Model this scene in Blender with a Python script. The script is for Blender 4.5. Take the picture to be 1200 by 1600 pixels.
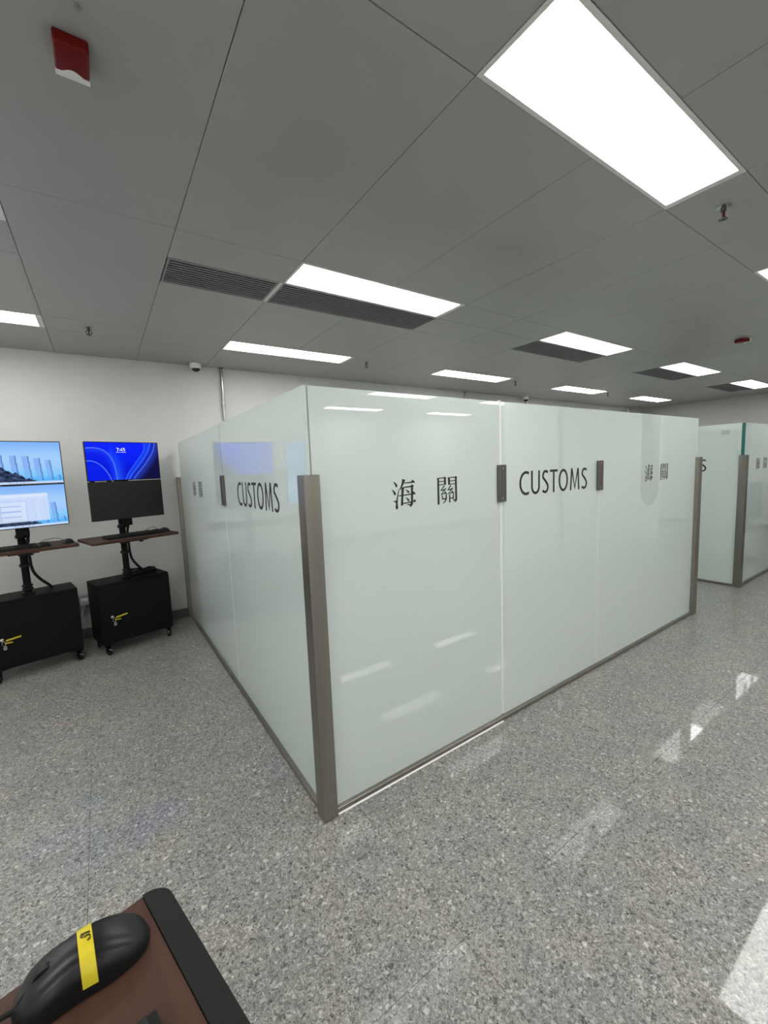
import bpy, bmesh, math, random
from mathutils import Vector, Matrix, noise as mnoise
random.seed(7)
S = bpy.context.scene
COL = S.collection
for o in list(bpy.data.objects):
    bpy.data.objects.remove(o)
R = math.radians
PI = math.pi

# ------------------------------------------------------------------ camera, world, exposure
CAM_H = 1.4464
YAW, PITCH, ROLL = R(34.1413), R(6.1646), R(-2.2453)
fw = Vector((math.sin(YAW)*math.cos(PITCH), math.cos(YAW)*math.cos(PITCH), -math.sin(PITCH)))
r0 = Vector((math.cos(YAW), -math.sin(YAW), 0)); u0 = r0.cross(fw)
rt = r0*math.cos(ROLL)+u0*math.sin(ROLL); up = -r0*math.sin(ROLL)+u0*math.cos(ROLL)
cd = bpy.data.cameras.new('camera'); cam = bpy.data.objects.new('camera', cd); COL.objects.link(cam)
M4 = Matrix((rt, up, -fw)).transposed().to_4x4(); M4.translation = Vector((0, 0, CAM_H))
cam.matrix_world = M4
cd.sensor_fit = 'HORIZONTAL'; cd.sensor_width = 36.0; cd.lens = 646.4337/1200*36.0
cd.clip_start = 0.02
S.camera = cam
w = bpy.data.worlds.new('world'); S.world = w; w.use_nodes = True
w.node_tree.nodes['Background'].inputs[0].default_value = (0.5, 0.52, 0.55, 1)
w.node_tree.nodes['Background'].inputs[1].default_value = 0.05
LIGHT_STRENGTH = 15.3
vs = S.view_settings
vs.view_transform = 'Standard'; vs.look = 'None'; vs.gamma = 1.0; vs.use_curve_mapping = False
vs.exposure = 0.0

# ------------------------------------------------------------------ material helpers
def mat(name, col, rough=0.5, metal=0.0, spec=0.5, coat=0.0, coat_rough=0.05):
    m = bpy.data.materials.new(name); m.use_nodes = True
    b = m.node_tree.nodes['Principled BSDF']
    b.inputs['Base Color'].default_value = (*col, 1); b.inputs['Roughness'].default_value = rough
    b.inputs['Metallic'].default_value = metal; b.inputs['Specular IOR Level'].default_value = spec
    b.inputs['Coat Weight'].default_value = coat; b.inputs['Coat Roughness'].default_value = coat_rough
    return m
def nodes(m): return m.node_tree.nodes, m.node_tree.links, m.node_tree.nodes['Principled BSDF']
def noisy(m, c1, c2, scale, detail=3, bump=0.0, stretch=None, rough=None):
    """colour grain between c1 and c2 plus fine relief"""
    N, L, b = nodes(m)
    tc = N.new('ShaderNodeTexCoord'); mp = N.new('ShaderNodeMapping'); L.new(tc.outputs['Object'], mp.inputs[0])
    if stretch: mp.inputs['Scale'].default_value = stretch
    nz = N.new('ShaderNodeTexNoise'); nz.inputs['Scale'].default_value = scale; nz.inputs['Detail'].default_value = detail
    L.new(mp.outputs[0], nz.inputs['Vector'])
    rp = N.new('ShaderNodeValToRGB'); rp.color_ramp.elements[0].position = .3; rp.color_ramp.elements[1].position = .7
    rp.color_ramp.elements[0].color = (*c1, 1); rp.color_ramp.elements[1].color = (*c2, 1)
    L.new(nz.outputs['Fac'], rp.inputs[0]); L.new(rp.outputs[0], b.inputs['Base Color'])
    if rough:
        mr = N.new('ShaderNodeMapRange'); mr.inputs['To Min'].default_value = rough[0]; mr.inputs['To Max'].default_value = rough[1]
        L.new(nz.outputs['Fac'], mr.inputs[0]); L.new(mr.outputs[0], b.inputs['Roughness'])
    if bump:
        bp = N.new('ShaderNodeBump'); bp.inputs['Strength'].default_value = bump; bp.inputs['Distance'].default_value = .002
        L.new(nz.outputs['Fac'], bp.inputs['Height']); L.new(bp.outputs[0], b.inputs['Normal'])
    return m
def emis(name, col, st):
    m = bpy.data.materials.new(name); m.use_nodes = True
    N = m.node_tree.nodes; N.clear()
    e = N.new('ShaderNodeEmission'); e.inputs[0].default_value = (*col, 1); e.inputs[1].default_value = st
    o = N.new('ShaderNodeOutputMaterial'); m.node_tree.links.new(e.outputs[0], o.inputs[0])
    return m

M = {}
M['wall'] = noisy(mat('wall_paint', (.63, .63, .61), .6), (.62, .62, .60), (.64, .64, .62), 5, 4, .05)
M['wall_white'] = noisy(mat('bright_white_wall', (.86, .86, .85), .6), (.855, .855, .845), (.875, .875, .865), 5, 4, .05)  # whiter than the back wall so the unseen walls bounce more light
M['wall_grey'] = noisy(mat('wall_paint_grey', (.49, .49, .48), .6), (.48, .48, .47), (.505, .505, .495), 6, 4, .08)
M['base'] = mat('baseboard_vinyl', (.10, .10, .095), .5)
M['ceil'] = noisy(mat('ceiling_metal_tile', (.36, .36, .342), .42), (.352, .352, .334), (.37, .37, .352), 3, 2, 0, None, (.36, .42))
M['void'] = mat('plenum_shadow', (.03, .03, .03), .9)
M['grout'] = mat('grout', (.20, .195, .18), .9)
M['steel'] = noisy(mat('brushed_steel', (.30, .28, .245), .33, 1.0), (.28, .26, .228), (.325, .305, .27), 30, 3, .06, (1, 1, .02), (.28, .42))
M['steel_clip'] = mat('dark_satin_steel', (.17, .16, .145), .42, 1.0)
M['chrome'] = mat('chrome_pipe', (.42, .42, .40), .2, 1.0)
M['seal_white'] = mat('white_silicone', (.85, .85, .83), .5)
M['seal_grey'] = mat('grey_seal', (.30, .31, .30), .5)
M['edge_pale'] = mat('pale_glass_edge', (.62, .70, .67), .15)
M['edge_green'] = mat('green_glass_edge', (.03, .17, .13), .12)
M['ink'] = mat('black_vinyl_lettering', (.012, .012, .013), .45)
M['black_metal'] = noisy(mat('black_powder_coat', (.006, .006, .006), .5, spec=.12), (.005, .005, .005), (.008, .008, .008), 400, 2, .15)
M['black_plastic'] = mat('black_plastic', (.007, .007, .007), .45, spec=.3)
M['key_plastic'] = mat('black_key_plastic', (.012, .012, .013), .5, spec=.3)
M['mouse_plastic'] = mat('mouse_plastic', (.008, .008, .009), .34, spec=.32)
M['cable'] = mat('black_cable', (.006, .006, .006), .55, spec=.3)
M['bezel'] = mat('bezel_black', (.006, .006, .006), .4, spec=.3)
M['screen_off'] = mat('dark_screen', (.012, .014, .013), .55, spec=.3)
M['wood'] = noisy(mat('brown_laminate', (.06, .03, .02), .5, spec=.25), (.050, .0215, .0135), (.068, .030, .019), 7, 5, .04, (1, 9, 9))
M['rubber'] = mat('black_rubber_edging', (.008, .008, .008), .6, spec=.25)
M['tape'] = noisy(mat('yellow_tape', (.62, .50, .02), .3), (.60, .47, .015), (.65, .54, .03), 60, 2, .1)
M['tape_ink'] = mat('tape_lettering', (.05, .045, .01), .4)
M['key_metal'] = mat('nickel', (.72, .72, .70), .25, 1.0)
M['white_plastic'] = mat('white_plastic', (.80, .80, .80), .4)
M['grey_plastic'] = mat('grey_plastic', (.26, .26, .26), .5)
M['grey_metal'] = mat('grey_painted_metal', (.30, .30, .30), .5)
M['red'] = mat('red_plastic', (.14, .002, .003), .4, spec=.25)
M['smoke'] = mat('smoked_dome', (.008, .008, .008), .08)
M['slat'] = mat('vent_slat', (.24, .245, .25), .45)
M['frame_white'] = mat('white_frame', (.72, .72, .70), .4)
M['led'] = emis('led_diffuser', (1.0, .99, .965), LIGHT_STRENGTH)
M['fabric'] = noisy(mat('grey_mesh_fabric', (.16, .17, .17), .8), (.13, .14, .14), (.19, .20, .20), 200, 2, .2)

def glass_mat(name, tint, trans=.42):
    """frosted film glass: milky body that scatters and passes light, under a clear glossy face"""
    m = bpy.data.materials.new(name); m.use_nodes = True
    N = m.node_tree.nodes; L = m.node_tree.links; N.clear()
    tc = N.new('ShaderNodeTexCoord'); nz = N.new('ShaderNodeTexNoise'); nz.inputs['Scale'].default_value = 350
    L.new(tc.outputs['Object'], nz.inputs['Vector'])
    rp = N.new('ShaderNodeValToRGB'); rp.color_ramp.elements[0].position = .35; rp.color_ramp.elements[1].position = .65
    rp.color_ramp.elements[0].color = (*[c*.965 for c in tint], 1); rp.color_ramp.elements[1].color = (*tint, 1)
    L.new(nz.outputs['Fac'], rp.inputs[0])
    d = N.new('ShaderNodeBsdfDiffuse'); t = N.new('ShaderNodeBsdfTranslucent'); g = N.new('ShaderNodeBsdfGlossy'); g.inputs['Roughness'].default_value = 0.0
    g.inputs[0].default_value = (.97, 1, .985, 1)
    L.new(rp.outputs[0], d.inputs[0]); L.new(rp.outputs[0], t.inputs[0])
    a = N.new('ShaderNodeMixShader'); a.inputs[0].default_value = trans; L.new(d.outputs[0], a.inputs[1]); L.new(t.outputs[0], a.inputs[2])
    f = N.new('ShaderNodeFresnel'); f.inputs[0].default_value = 2.0
    b = N.new('ShaderNodeMixShader'); L.new(f.outputs[0], b.inputs[0]); L.new(a.outputs[0], b.inputs[1]); L.new(g.outputs[0], b.inputs[2])
    o = N.new('ShaderNodeOutputMaterial'); L.new(b.outputs[0], o.inputs[0])
    return m
M['glass'] = glass_mat('frosted_glass', (.865, .968, .935), .30)
M['glass_grey'] = glass_mat('grey_frosted_glass', (.74, .835, .805), .30)

def floor_mat():
    m = mat('polished_granite', (.3, .3, .28), .42, coat=.5, coat_rough=.03)
    N, L, b = nodes(m)
    g = N.new('ShaderNodeNewGeometry')
    wz = N.new('ShaderNodeTexNoise'); wz.inputs['Scale'].default_value = 60; wz.inputs['Detail'].default_value = 2
    L.new(g.outputs['Position'], wz.inputs['Vector'])
    vm = N.new('ShaderNodeVectorMath'); vm.operation = 'MULTIPLY_ADD'; vm.inputs[1].default_value = (.02, .02, .0)
    L.new(wz.outputs['Color'], vm.inputs[0]); L.new(g.outputs['Position'], vm.inputs[2])
    def vor(scale):
        v = N.new('ShaderNodeTexVoronoi'); v.inputs['Scale'].default_value = scale; L.new(vm.outputs[0], v.inputs['Vector'])
        sp = N.new('ShaderNodeSeparateColor'); L.new(v.outputs['Color'], sp.inputs[0]); return v, sp
    def ramp(src, pts, const=True):
        r = N.new('ShaderNodeValToRGB'); r.color_ramp.interpolation = 'CONSTANT' if const else 'LINEAR'
        e = r.color_ramp.elements
        e[0].position, e[0].color = pts[0][0], (*pts[0][1], 1); e[1].position, e[1].color = pts[1][0], (*pts[1][1], 1)
        for p, c in pts[2:]:
            k = e.new(p); k.color = (*c, 1)
        L.new(src, r.inputs[0]); return r
    def mix(fac, a, bb):
        x = N.new('ShaderNodeMix'); x.data_type = 'RGBA'; L.new(fac, x.inputs[0]); L.new(a, x.inputs[6]); L.new(bb, x.inputs[7]); return x.outputs[2]
    v1, s1 = vor(135)
    base = ramp(s1.outputs[0], [(0, (.05, .05, .046)), (.12, (.15, .148, .138)), (.28, (.25, .247, .230)), (.55, (.31, .304, .280)), (.80, (.39, .382, .355)), (.94, (.66, .65, .62))])
    v2, s2 = vor(290)
    fine = ramp(s2.outputs[1], [(0, (.035, .035, .033)), (.16, (.20, .197, .184)), (.5, (.30, .295, .275)), (.86, (.54, .53, .50))])
    hm = N.new('ShaderNodeValue'); hm.outputs[0].default_value = .55
    c = mix(hm.outputs[0], base.outputs[0], fine.outputs[0])
    v3, s3 = vor(62)
    big = ramp(s3.outputs[0], [(0, (0, 0, 0)), (.972, (.75, .75, .75))])
    ed = ramp(v3.outputs['Distance'], [(0, (1, 1, 1)), (.38, (1, 1, 1)), (.48, (0, 0, 0))], False)
    mm = N.new('ShaderNodeMath'); mm.operation = 'MULTIPLY'; L.new(big.outputs[0], mm.inputs[0]); L.new(ed.outputs[0], mm.inputs[1])
    wh = N.new('ShaderNodeRGB'); wh.outputs[0].default_value = (.62, .61, .58, 1)
    c = mix(mm.outputs[0], c, wh.outputs[0])
    bigd = ramp(s3.outputs[1], [(0, (.7, .7, .7)), (.03, (0, 0, 0))])
    m2 = N.new('ShaderNodeMath'); m2.operation = 'MULTIPLY'; L.new(bigd.outputs[0], m2.inputs[0]); L.new(ed.outputs[0], m2.inputs[1])
    dk = N.new('ShaderNodeRGB'); dk.outputs[0].default_value = (.06, .06, .058, 1)
    c = mix(m2.outputs[0], c, dk.outputs[0])
    n2 = N.new('ShaderNodeTexNoise'); n2.inputs['Scale'].default_value = 4.5; n2.inputs['Detail'].default_value = 4; L.new(g.outputs['Position'], n2.inputs['Vector'])
    cl = ramp(n2.outputs['Fac'], [(.35, (.92, .94, .98)), (.65, (1.07, 1.05, 1.0))], False)
    mu = N.new('ShaderNodeMix'); mu.data_type = 'RGBA'; mu.blend_type = 'MULTIPLY'; mu.inputs[0].default_value = 1
    L.new(c, mu.inputs[6]); L.new(cl.outputs[0], mu.inputs[7])
    L.new(mu.outputs[2], b.inputs['Base Color'])
    return m
M['floor'] = floor_mat()

def vcol_mat(name, st=1.0):
    m = bpy.data.materials.new(name); m.use_nodes = True
    N = m.node_tree.nodes; L = m.node_tree.links; N.clear()
    a = N.new('ShaderNodeVertexColor'); a.layer_name = 'picture'
    e = N.new('ShaderNodeEmission'); e.inputs[1].default_value = st; L.new(a.outputs[0], e.inputs[0])
    g = N.new('ShaderNodeBsdfGlossy'); g.inputs['Roughness'].default_value = .35; g.inputs[0].default_value = (.006, .006, .006, 1)
    s = N.new('ShaderNodeAddShader'); L.new(e.outputs[0], s.inputs[0]); L.new(g.outputs[0], s.inputs[1])
    o = N.new('ShaderNodeOutputMaterial'); L.new(s.outputs[0], o.inputs[0]); return m
M['screen'] = vcol_mat('lit_screen')
M['screen_text'] = emis('screen_text', (1, 1, 1), .95)

# ------------------------------------------------------------------ mesh helpers
class MB:
    def __init__(s): s.bm = bmesh.new()
    def box(s, x0, x1, y0, y1, z0, z1, bev=0.0, seg=2):
        r = bmesh.ops.create_cube(s.bm, size=1)
        for v in r['verts']:
            v.co = Vector(((x0+x1)/2+v.co.x*(x1-x0), (y0+y1)/2+v.co.y*(y1-y0), (z0+z1)/2+v.co.z*(z1-z0)))
        if bev > 0:
            es = {e for v in r['verts'] for e in v.link_edges}
            bmesh.ops.bevel(s.bm, geom=list(es), offset=bev, segments=seg, profile=.5, affect='EDGES')
        return s
    def prism(s, pts, axis, a, b):
        """closed 2d outline extruded between a and b along axis 'x','y' or 'z'"""
        f = {'z': lambda p, t: (p[0], p[1], t), 'y': lambda p, t: (p[0], t, p[1]), 'x': lambda p, t: (t, p[0], p[1])}[axis]
        A = [s.bm.verts.new(f(p, a)) for p in pts]; B = [s.bm.verts.new(f(p, b)) for p in pts]
        n = len(pts); s.bm.faces.new(A); s.bm.faces.new(B[::-1])
        for i in range(n): s.bm.faces.new((A[i], B[i], B[(i+1) % n], A[(i+1) % n]))
        return s
    def tube(s, pts, r, n=10, caps=True, radii=None):
        pts = [Vector(p) for p in pts]; rings = []; ref = None
        for i, p in enumerate(pts):
            d = (pts[min(i+1, len(pts)-1)]-pts[max(i-1, 0)]).normalized()
            if ref is None: ref = d.orthogonal().normalized()
            ref = (ref-d*ref.dot(d)).normalized(); q = d.cross(ref)
            rr = radii[i] if radii else r
            rings.append([s.bm.verts.new(p+ref*math.cos(2*PI*k/n)*rr+q*math.sin(2*PI*k/n)*rr) for k in range(n)])
        for a, b in zip(rings, rings[1:]):
            for k in range(n): s.bm.faces.new((a[k], a[(k+1) % n], b[(k+1) % n], b[k]))
        if caps: s.bm.faces.new(rings[0][::-1]); s.bm.faces.new(rings[-1])
        return s
    def lathe(s, prof, n=24, c=(0, 0, 0), axis='z'):
        rings = []
        for (r, z) in prof:
            ring = []
            for k in range(n):
                x, y = r*math.cos(2*PI*k/n), r*math.sin(2*PI*k/n)
                p = {'z': (x, y, z), 'y': (x, z, y), 'x': (z, x, y)}[axis]
                ring.append(s.bm.verts.new((p[0]+c[0], p[1]+c[1], p[2]+c[2])))
            rings.append(ring)
        for a, b in zip(rings, rings[1:]):
            for k in range(n): s.bm.faces.new((a[k], a[(k+1) % n], b[(k+1) % n], b[k]))
        for ring in (rings[0], rings[-1]): s.bm.faces.new(ring)
        return s
    def stroke(s, pts, w, axis, a, b):
        """flat ribbon of width w along a polyline, extruded"""
        P = [Vector((p[0], p[1])) for p in pts]; l, r = [], []
        for i, p in enumerate(P):
            d0 = (P[i]-P[i-1]).normalized() if i else None
            d1 = (P[i+1]-P[i]).normalized() if i < len(P)-1 else None
            if d0 is None: d0 = d1
            if d1 is None: d1 = d0
            t = (d0+d1); t = t.normalized() if t.length > 1e-6 else d1
            n = Vector((-t.y, t.x)); k = min(1.6, 1/max(.3, n.dot(Vector((-d1.y, d1.x)))))
            ww = w[i] if isinstance(w, (list, tuple)) else w
            l.append(p+n*ww/2*k); r.append(p-n*ww/2*k)
        for i in range(len(P)-1):
            s.prism([tuple(x) for x in (l[i], l[i+1], r[i+1], r[i])], axis, a, b)
        return s
    def xform(s, mtx):
        bmesh.ops.transform(s.bm, matrix=mtx, verts=s.bm.verts); return s
    def mesh(s, name, m, smooth=False):
        bmesh.ops.recalc_face_normals(s.bm, faces=s.bm.faces)
        me = bpy.data.meshes.new(name); s.bm.to_mesh(me); s.bm.free()
        if not isinstance(m, (list, tuple)): m = [m]
        for x in m: me.materials.append(M[x] if isinstance(x, str) else x)
        if smooth:
            for p in me.polygons: p.use_smooth = True
            try: me.set_sharp_from_angle(angle=R(40))
            except Exception: pass
        return me
    def build(s, name, m, parent=None, smooth=False, loc=None, rz=0):
        return put(name, s.mesh(name, m, smooth), parent, loc, rz)
def put(name, me, parent=None, loc=None, rz=0):
    o = bpy.data.objects.new(name, me); COL.objects.link(o)
    if parent is not None: o.parent = parent
    if loc is not None: o.location = loc
    if rz: o.rotation_euler = (0, 0, rz)
    return o
def tag(o, label, cat, group=None):
    o['label'] = label; o['category'] = cat
    if group: o['group'] = group
    return o
def thing(name, label, cat, loc=(0, 0, 0), rz=0, group=None):
    o = bpy.data.objects.new(name, None); COL.objects.link(o); o.location = loc; o.rotation_euler = (0, 0, rz)
    o.empty_display_size = .1
    return tag(o, label, cat, group)
def struct(o):
    o['kind'] = 'structure'; return o
def copy_tree(o, parent=None):
    c = o.copy(); COL.objects.link(c); c.parent = parent
    for ch in list(o.children): copy_tree(ch, c)
    return c
def smooth_path(pts, n=8):
    """Catmull-Rom through points"""
    P = [Vector(p) for p in pts]; out = []
    for i in range(len(P)-1):
        a, b, c, d = P[max(i-1, 0)], P[i], P[i+1], P[min(i+2, len(P)-1)]
        for k in range(n):
            t = k/n
            out.append(.5*((2*b)+(c-a)*t+(2*a-5*b+4*c-d)*t*t+(3*b-a-3*c+d)*t**3))
    out.append(P[-1]); return out

# ------------------------------------------------------------------ the room
X0, X1, Y0, Y1, ZC = -1.47, 10.30, -4.3, 4.597, 2.5325
fl = struct(MB().box(X0, X1, Y0, Y1, -.15, -.003).build('floor', 'grout'))
TP = .957; gx0, gy0 = .787, .818
i0 = math.floor((X0-gx0)/TP); j0 = math.floor((Y0-gy0)/TP)
tile_meshes = {}
i = i0
while gx0+i*TP < X1:
    j = j0
    while gy0+j*TP < Y1:
        a, b = max(X0, gx0+i*TP), min(X1, gx0+(i+1)*TP); c, d = max(Y0, gy0+j*TP), min(Y1, gy0+(j+1)*TP)
        if b-a > .02 and d-c > .02:
            key = (round(b-a, 3), round(d-c, 3))
            if key not in tile_meshes:
                tile_meshes[key] = MB().box(.0005, b-a-.0005, .0005, d-c-.0005, -.0028, 0, .0004, 1).mesh('floor_tile', 'floor')
            put('floor_tile', tile_meshes[key], fl, (a, c, 0))
        j += 1
    i += 1
struct(MB().box(X0, X1, Y1, Y1+.12, 0, ZC+.1).build('wall_back', 'wall'))
struct(MB().box(X1, X1+.12, Y0, Y1+.12, 0, ZC+.1).build('wall_right', 'wall_grey'))
struct(MB().box(X0-.12, X0, Y0, Y1+.12, 0, ZC+.1).build('wall_left_bounce', 'wall_white'))  # unseen; pulled in close and kept white to bounce light onto the left side
struct(MB().box(X0, X1, Y0-.12, Y0, 0, ZC+.1).build('wall_front', 'wall_white'))
struct(MB().box(4.20, 5.17, -.50, -.38, 0, ZC).build('wall_aisle_near', 'wall_white'))
struct(MB().box(5.47, 8.30, -.50, -.38, 0, ZC).build('wall_aisle_far', 'wall_white'))
struct(MB().box(5.17, 5.47, -.66, -.60, 0, ZC).build('wall_aisle_recess', 'wall_grey'))
struct(MB().box(X0, X1, Y1-.012, Y1, 0, .085, .003, 1).build('baseboard_back', 'base'))
struct(MB().box(X1-.012, X1, Y0, Y1-.012, 0, .085, .003, 1).build('baseboard_right', 'base'))
struct(MB().box(X0, X0+.012, Y0, Y1-.012, 0, .085, .003, 1).build('baseboard_left', 'base'))
struct(MB().box(X0+.012, X1-.012, Y0, Y0+.012, 0, .085, .003, 1).build('baseboard_front', 'base'))

# ceiling: dark plenum slab carrying thin metal tiles; strips of tiles take the lights and vents
ce = struct(MB().box(X0, X1, Y0, Y1, ZC+.03, ZC+.12).build('ceiling', 'void'))
LX0, LW = .983, 1.172           # light panels: start and length along x (pitch 2.4)
rows_light = [(-3.88+1.5*k, -3.61+1.5*k) for k in range(6)]
rows_light[3] = (.618, .892); rows_light[4] = (2.118, 2.396); rows_light[5] = (3.617, 3.887)
VY0, VY1 = 2.400, 2.708
def tile_mesh(lx, ly, cache={}):
    k = (round(lx, 3), round(ly, 3))
    if k not in cache:
        g = .0011
        cache[k] = MB().box(g, lx-g, g, ly-g, 0, .03, .0012, 1).mesh('ceiling_tile', 'ceil')
    return cache[k]
def ctile(a, b, c, d):
    if b-a > .03 and d-c > .03: put('ceiling_tile', tile_mesh(b-a, d-c), ce, (a, c, ZC))
xs = []
x = LX0-.005-.6*8
while x < X1+.6:
    xs.append(x); x += .6
xs = [max(X0, min(X1, x)) for x in xs]
lcols = [(LX0-.005+2.4*k, LX0-.005+2.4*k+1.2) for k in range(-1, 4)]
def is_light_col(a, b):
    return any(a >= l-.01 and b <= h+.01 for l, h in lcols)
def vent_col(a, b):
    m = (a+b)/2
    return (.37 < m < 2.18) or any(l-.01 < m < h+.01 for l, h in lcols[2:])
ybounds = [Y0]
prev = Y0
for k, (a, b) in enumerate(rows_light):
    for n in range(len(xs)-1):
        xa, xb = xs[n], xs[n+1]
        if xb-xa < .03: continue
        long_tile = -.25 < (xa+xb)/2 < .37          # beside the short vent the tiles run through unbroken
        if k == 4 and long_tile:
            ctile(xa, xb, prev, a-.004); continue
        if k >= 3: ctile(xa, xb, rows_light[4][0]-.004 if (k == 5 and long_tile) else prev, a-.004)
        if k >= 3 and not is_light_col(xa, xb): ctile(xa, xb, a-.004, b+.004)
        if k == 4 and not vent_col(xa, xb): ctile(xa, xb, b+.004, VY1)
    if k < 3:
        # beyond the photographer: one broad tile per strip
        for (l, h) in zip([X0]+[c[1] for c in lcols[:4]], [c[0] for c in lcols[:4]]+[X1]): ctile(l, h, a-.004, b+.004)
        ctile(X0, X1, prev, a-.004)
    prev = b+.004 if k != 4 else VY1
for n in range(len(xs)-1): ctile(xs[n], xs[n+1], prev, Y1)

# ------------------------------------------------------------------ ceiling lights
def light_meshes(ly):
    f = MB(); t = .012
    a_, b_ = -.003, 1.193; f.box(a_, b_, -.003, t, 0, .03); f.box(a_, b_, ly-t, ly+.003, 0, .03); f.box(a_, t, t, ly-t, 0, .03); f.box(LW-t, b_, t, ly-t, 0, .03)
    return f.mesh('frame', 'frame_white'), MB().box(t, LW-t, t, ly-t, .004, .010).mesh('diffuser', 'led')
row_label = {0: 'white LED ceiling panel in the far rows behind the open aisle', 1: 'white LED ceiling panel in the far rows behind the open aisle', 2: 'white LED ceiling panel in the row just behind the keyboard stand'}
for k, (a, b) in enumerate(rows_light):
    fm, dm = light_meshes(b-a)
    for c, (l, h) in enumerate(lcols):
        if k < 3 and c == 4: continue
        grp = 'ceiling LED panels'
        if k == 3: lab = {0: 'LED ceiling panel above the keyboard stand', 1: 'big bright LED ceiling panel over the aisle beside the glass booth corner', 2: 'LED ceiling panel over the aisle, next along from the big bright one'}.get(c, 'LED ceiling panel over the aisle by the second booth')
        elif k == 4: lab = {0: 'LED ceiling panel over the open floor in front of the carts', 1: 'LED ceiling panel edged by a slatted vent that runs on past its end', 2: 'vent-edged LED ceiling panel next along from the double vent', 3: 'vent-edged LED ceiling panel between two other vent-edged panels', 4: 'vent-edged LED ceiling panel closest to the grey side wall'}[c]
        elif k == 5: lab = {0: 'LED ceiling panel above the black monitor carts', 1: 'LED ceiling panel by the back wall near the dome camera beside the carts', 2: 'LED ceiling panel by the back wall just short of the distant dome camera', 3: 'LED ceiling panel by the back wall just past the distant dome camera', 4: 'LED ceiling panel by the back wall closest to the grey side wall'}[c]
        else: lab, grp = row_label[k], 'ceiling lights behind the aisle'
        t = thing('ceiling_light', lab, 'ceiling light', (l+.005, a, ZC-.001), 0, grp)
        put('frame', fm, t); put('diffuser', dm, t)

# ------------------------------------------------------------------ vents
def vent(x0, x1, lab, grp=None, dividers=False):
    L_ = x1-x0; W_ = VY1-VY0
    t = thing('ceiling_vent', lab, 'vent', (x0, VY0, ZC), 0, grp)
    MB().box(.006, L_-.006, .006, W_-.006, .024, .029).build('backing', 'void', t)
    f = MB(); e = .010
    f.box(0, L_, 0, e, -.001, .028); f.box(0, L_, W_-e, W_, -.001, .028); f.box(0, e, e, W_-e, -.001, .028); f.box(L_-e, L_, e, W_-e, -.001, .028)
    f.build('frame', 'slat', t)
    n = 11; sm = MB().prism([(-.006, .001), (.003, .001), (.008, .016), (.005, .017), (.001, .004), (-.006, .004)], 'x', e, L_-e).mesh('slat', 'slat')
    for i in range(n): put('slat', sm, t, (0, .020+(W_-.040)*i/(n-1), 0))
    return t
vent(.382, .962, 'short slatted ceiling vent grille running on past the light panel end')
vent(.985, 2.178, 'long slatted ceiling vent grille joined end to end with a shorter one')
for k in range(1, 4):
    vent(LX0+2.4*k-.003, LX0+2.4*k+1.175, {1: 'slatted ceiling vent next along from the double vent', 2: 'slatted ceiling vent between two other panel-length vents', 3: 'slatted ceiling vent closest to the grey side wall'}[k], 'vents beside lights')
tag(MB().box(.963, .984, VY0, VY1, ZC-.002, ZC+.02, .002, 1).build('vent_divider', 'frame_white'), 'white divider bar between the two end to end vent grilles', 'trim')

# ------------------------------------------------------------------ sprinklers, cameras, alarms, pipes
def sprinkler(x, y, lab, grp=None):
    t = thing('sprinkler', lab, 'sprinkler', (x, y, ZC), 0, grp)
    MB().lathe([(.030, 0), (.030, -.0015), (.026, -.004), (.012, -.005), (.012, 0)], 20).build('escutcheon', 'chrome', t, True)
    b = MB(); b.lathe([(.010, -.004), (.010, -.020), (.007, -.022), (.007, -.004)], 12)
    for s in (-1, 1): b.tube(smooth_path([(s*.009, 0, -.018), (s*.016, 0, -.030), (s*.013, 0, -.042), (0, 0, -.050)], 4), .0028, 6)
    b.build('frame', 'steel_clip', t, True)
    MB().tube([(0, 0, -.022), (0, 0, -.046)], .0035, 8).build('bulb', 'red', t, True)
    MB().lathe([(.017, -.052), (.017, -.0535), (.004, -.0545), (.004, -.050)], 16).build('deflector', 'steel_clip', t, True)
sprinkler(2.385, .748, 'sprinkler head on the ceiling just past the end of the big aisle light')
sprinkler(.03, 3.757, 'sprinkler head on the ceiling above the black monitor carts')
for k, x in enumerate((2.385, 4.77, 7.17, 9.50)):
    sprinkler(x, 3.735, ['sprinkler head by the back wall lights above the booth with the corner post', 'sprinkler head by the back wall lights just before the distant dome camera', 'sprinkler head by the back wall lights past the distant dome camera', 'sprinkler head by the back wall lights nearest the grey side wall'][k], 'sprinklers of the back wall row')
def dome(x, y, lab, rz):
    t = thing('dome_camera', lab, 'camera', (x, y, ZC), rz)
    MB().lathe([(.050, 0), (.054, -.004), (.054, -.034), (.050, -.042), (.044, -.044), (.02, -.044)], 32).build('housing', 'white_plastic', t, True)
    prof = [(.042*math.cos(a), -.043-.038*math.sin(a)) for a in [i*PI/2/8 for i in range(8)]]+[(.002, -.081)]
    MB().lathe(prof, 28).build('lens_dome', 'smoke', t, True)
    MB().lathe([(.046, -.040), (.046, -.050), (.042, -.052), (.042, -.040)], 28).build('trim_ring', 'white_plastic', t, True)
dome(.875, 4.49, 'white dome security camera on the ceiling beside a chrome wall pipe', 0)
dome(6.02, 4.50, 'distant white dome security camera seen over the glass booth top', 0)
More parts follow.
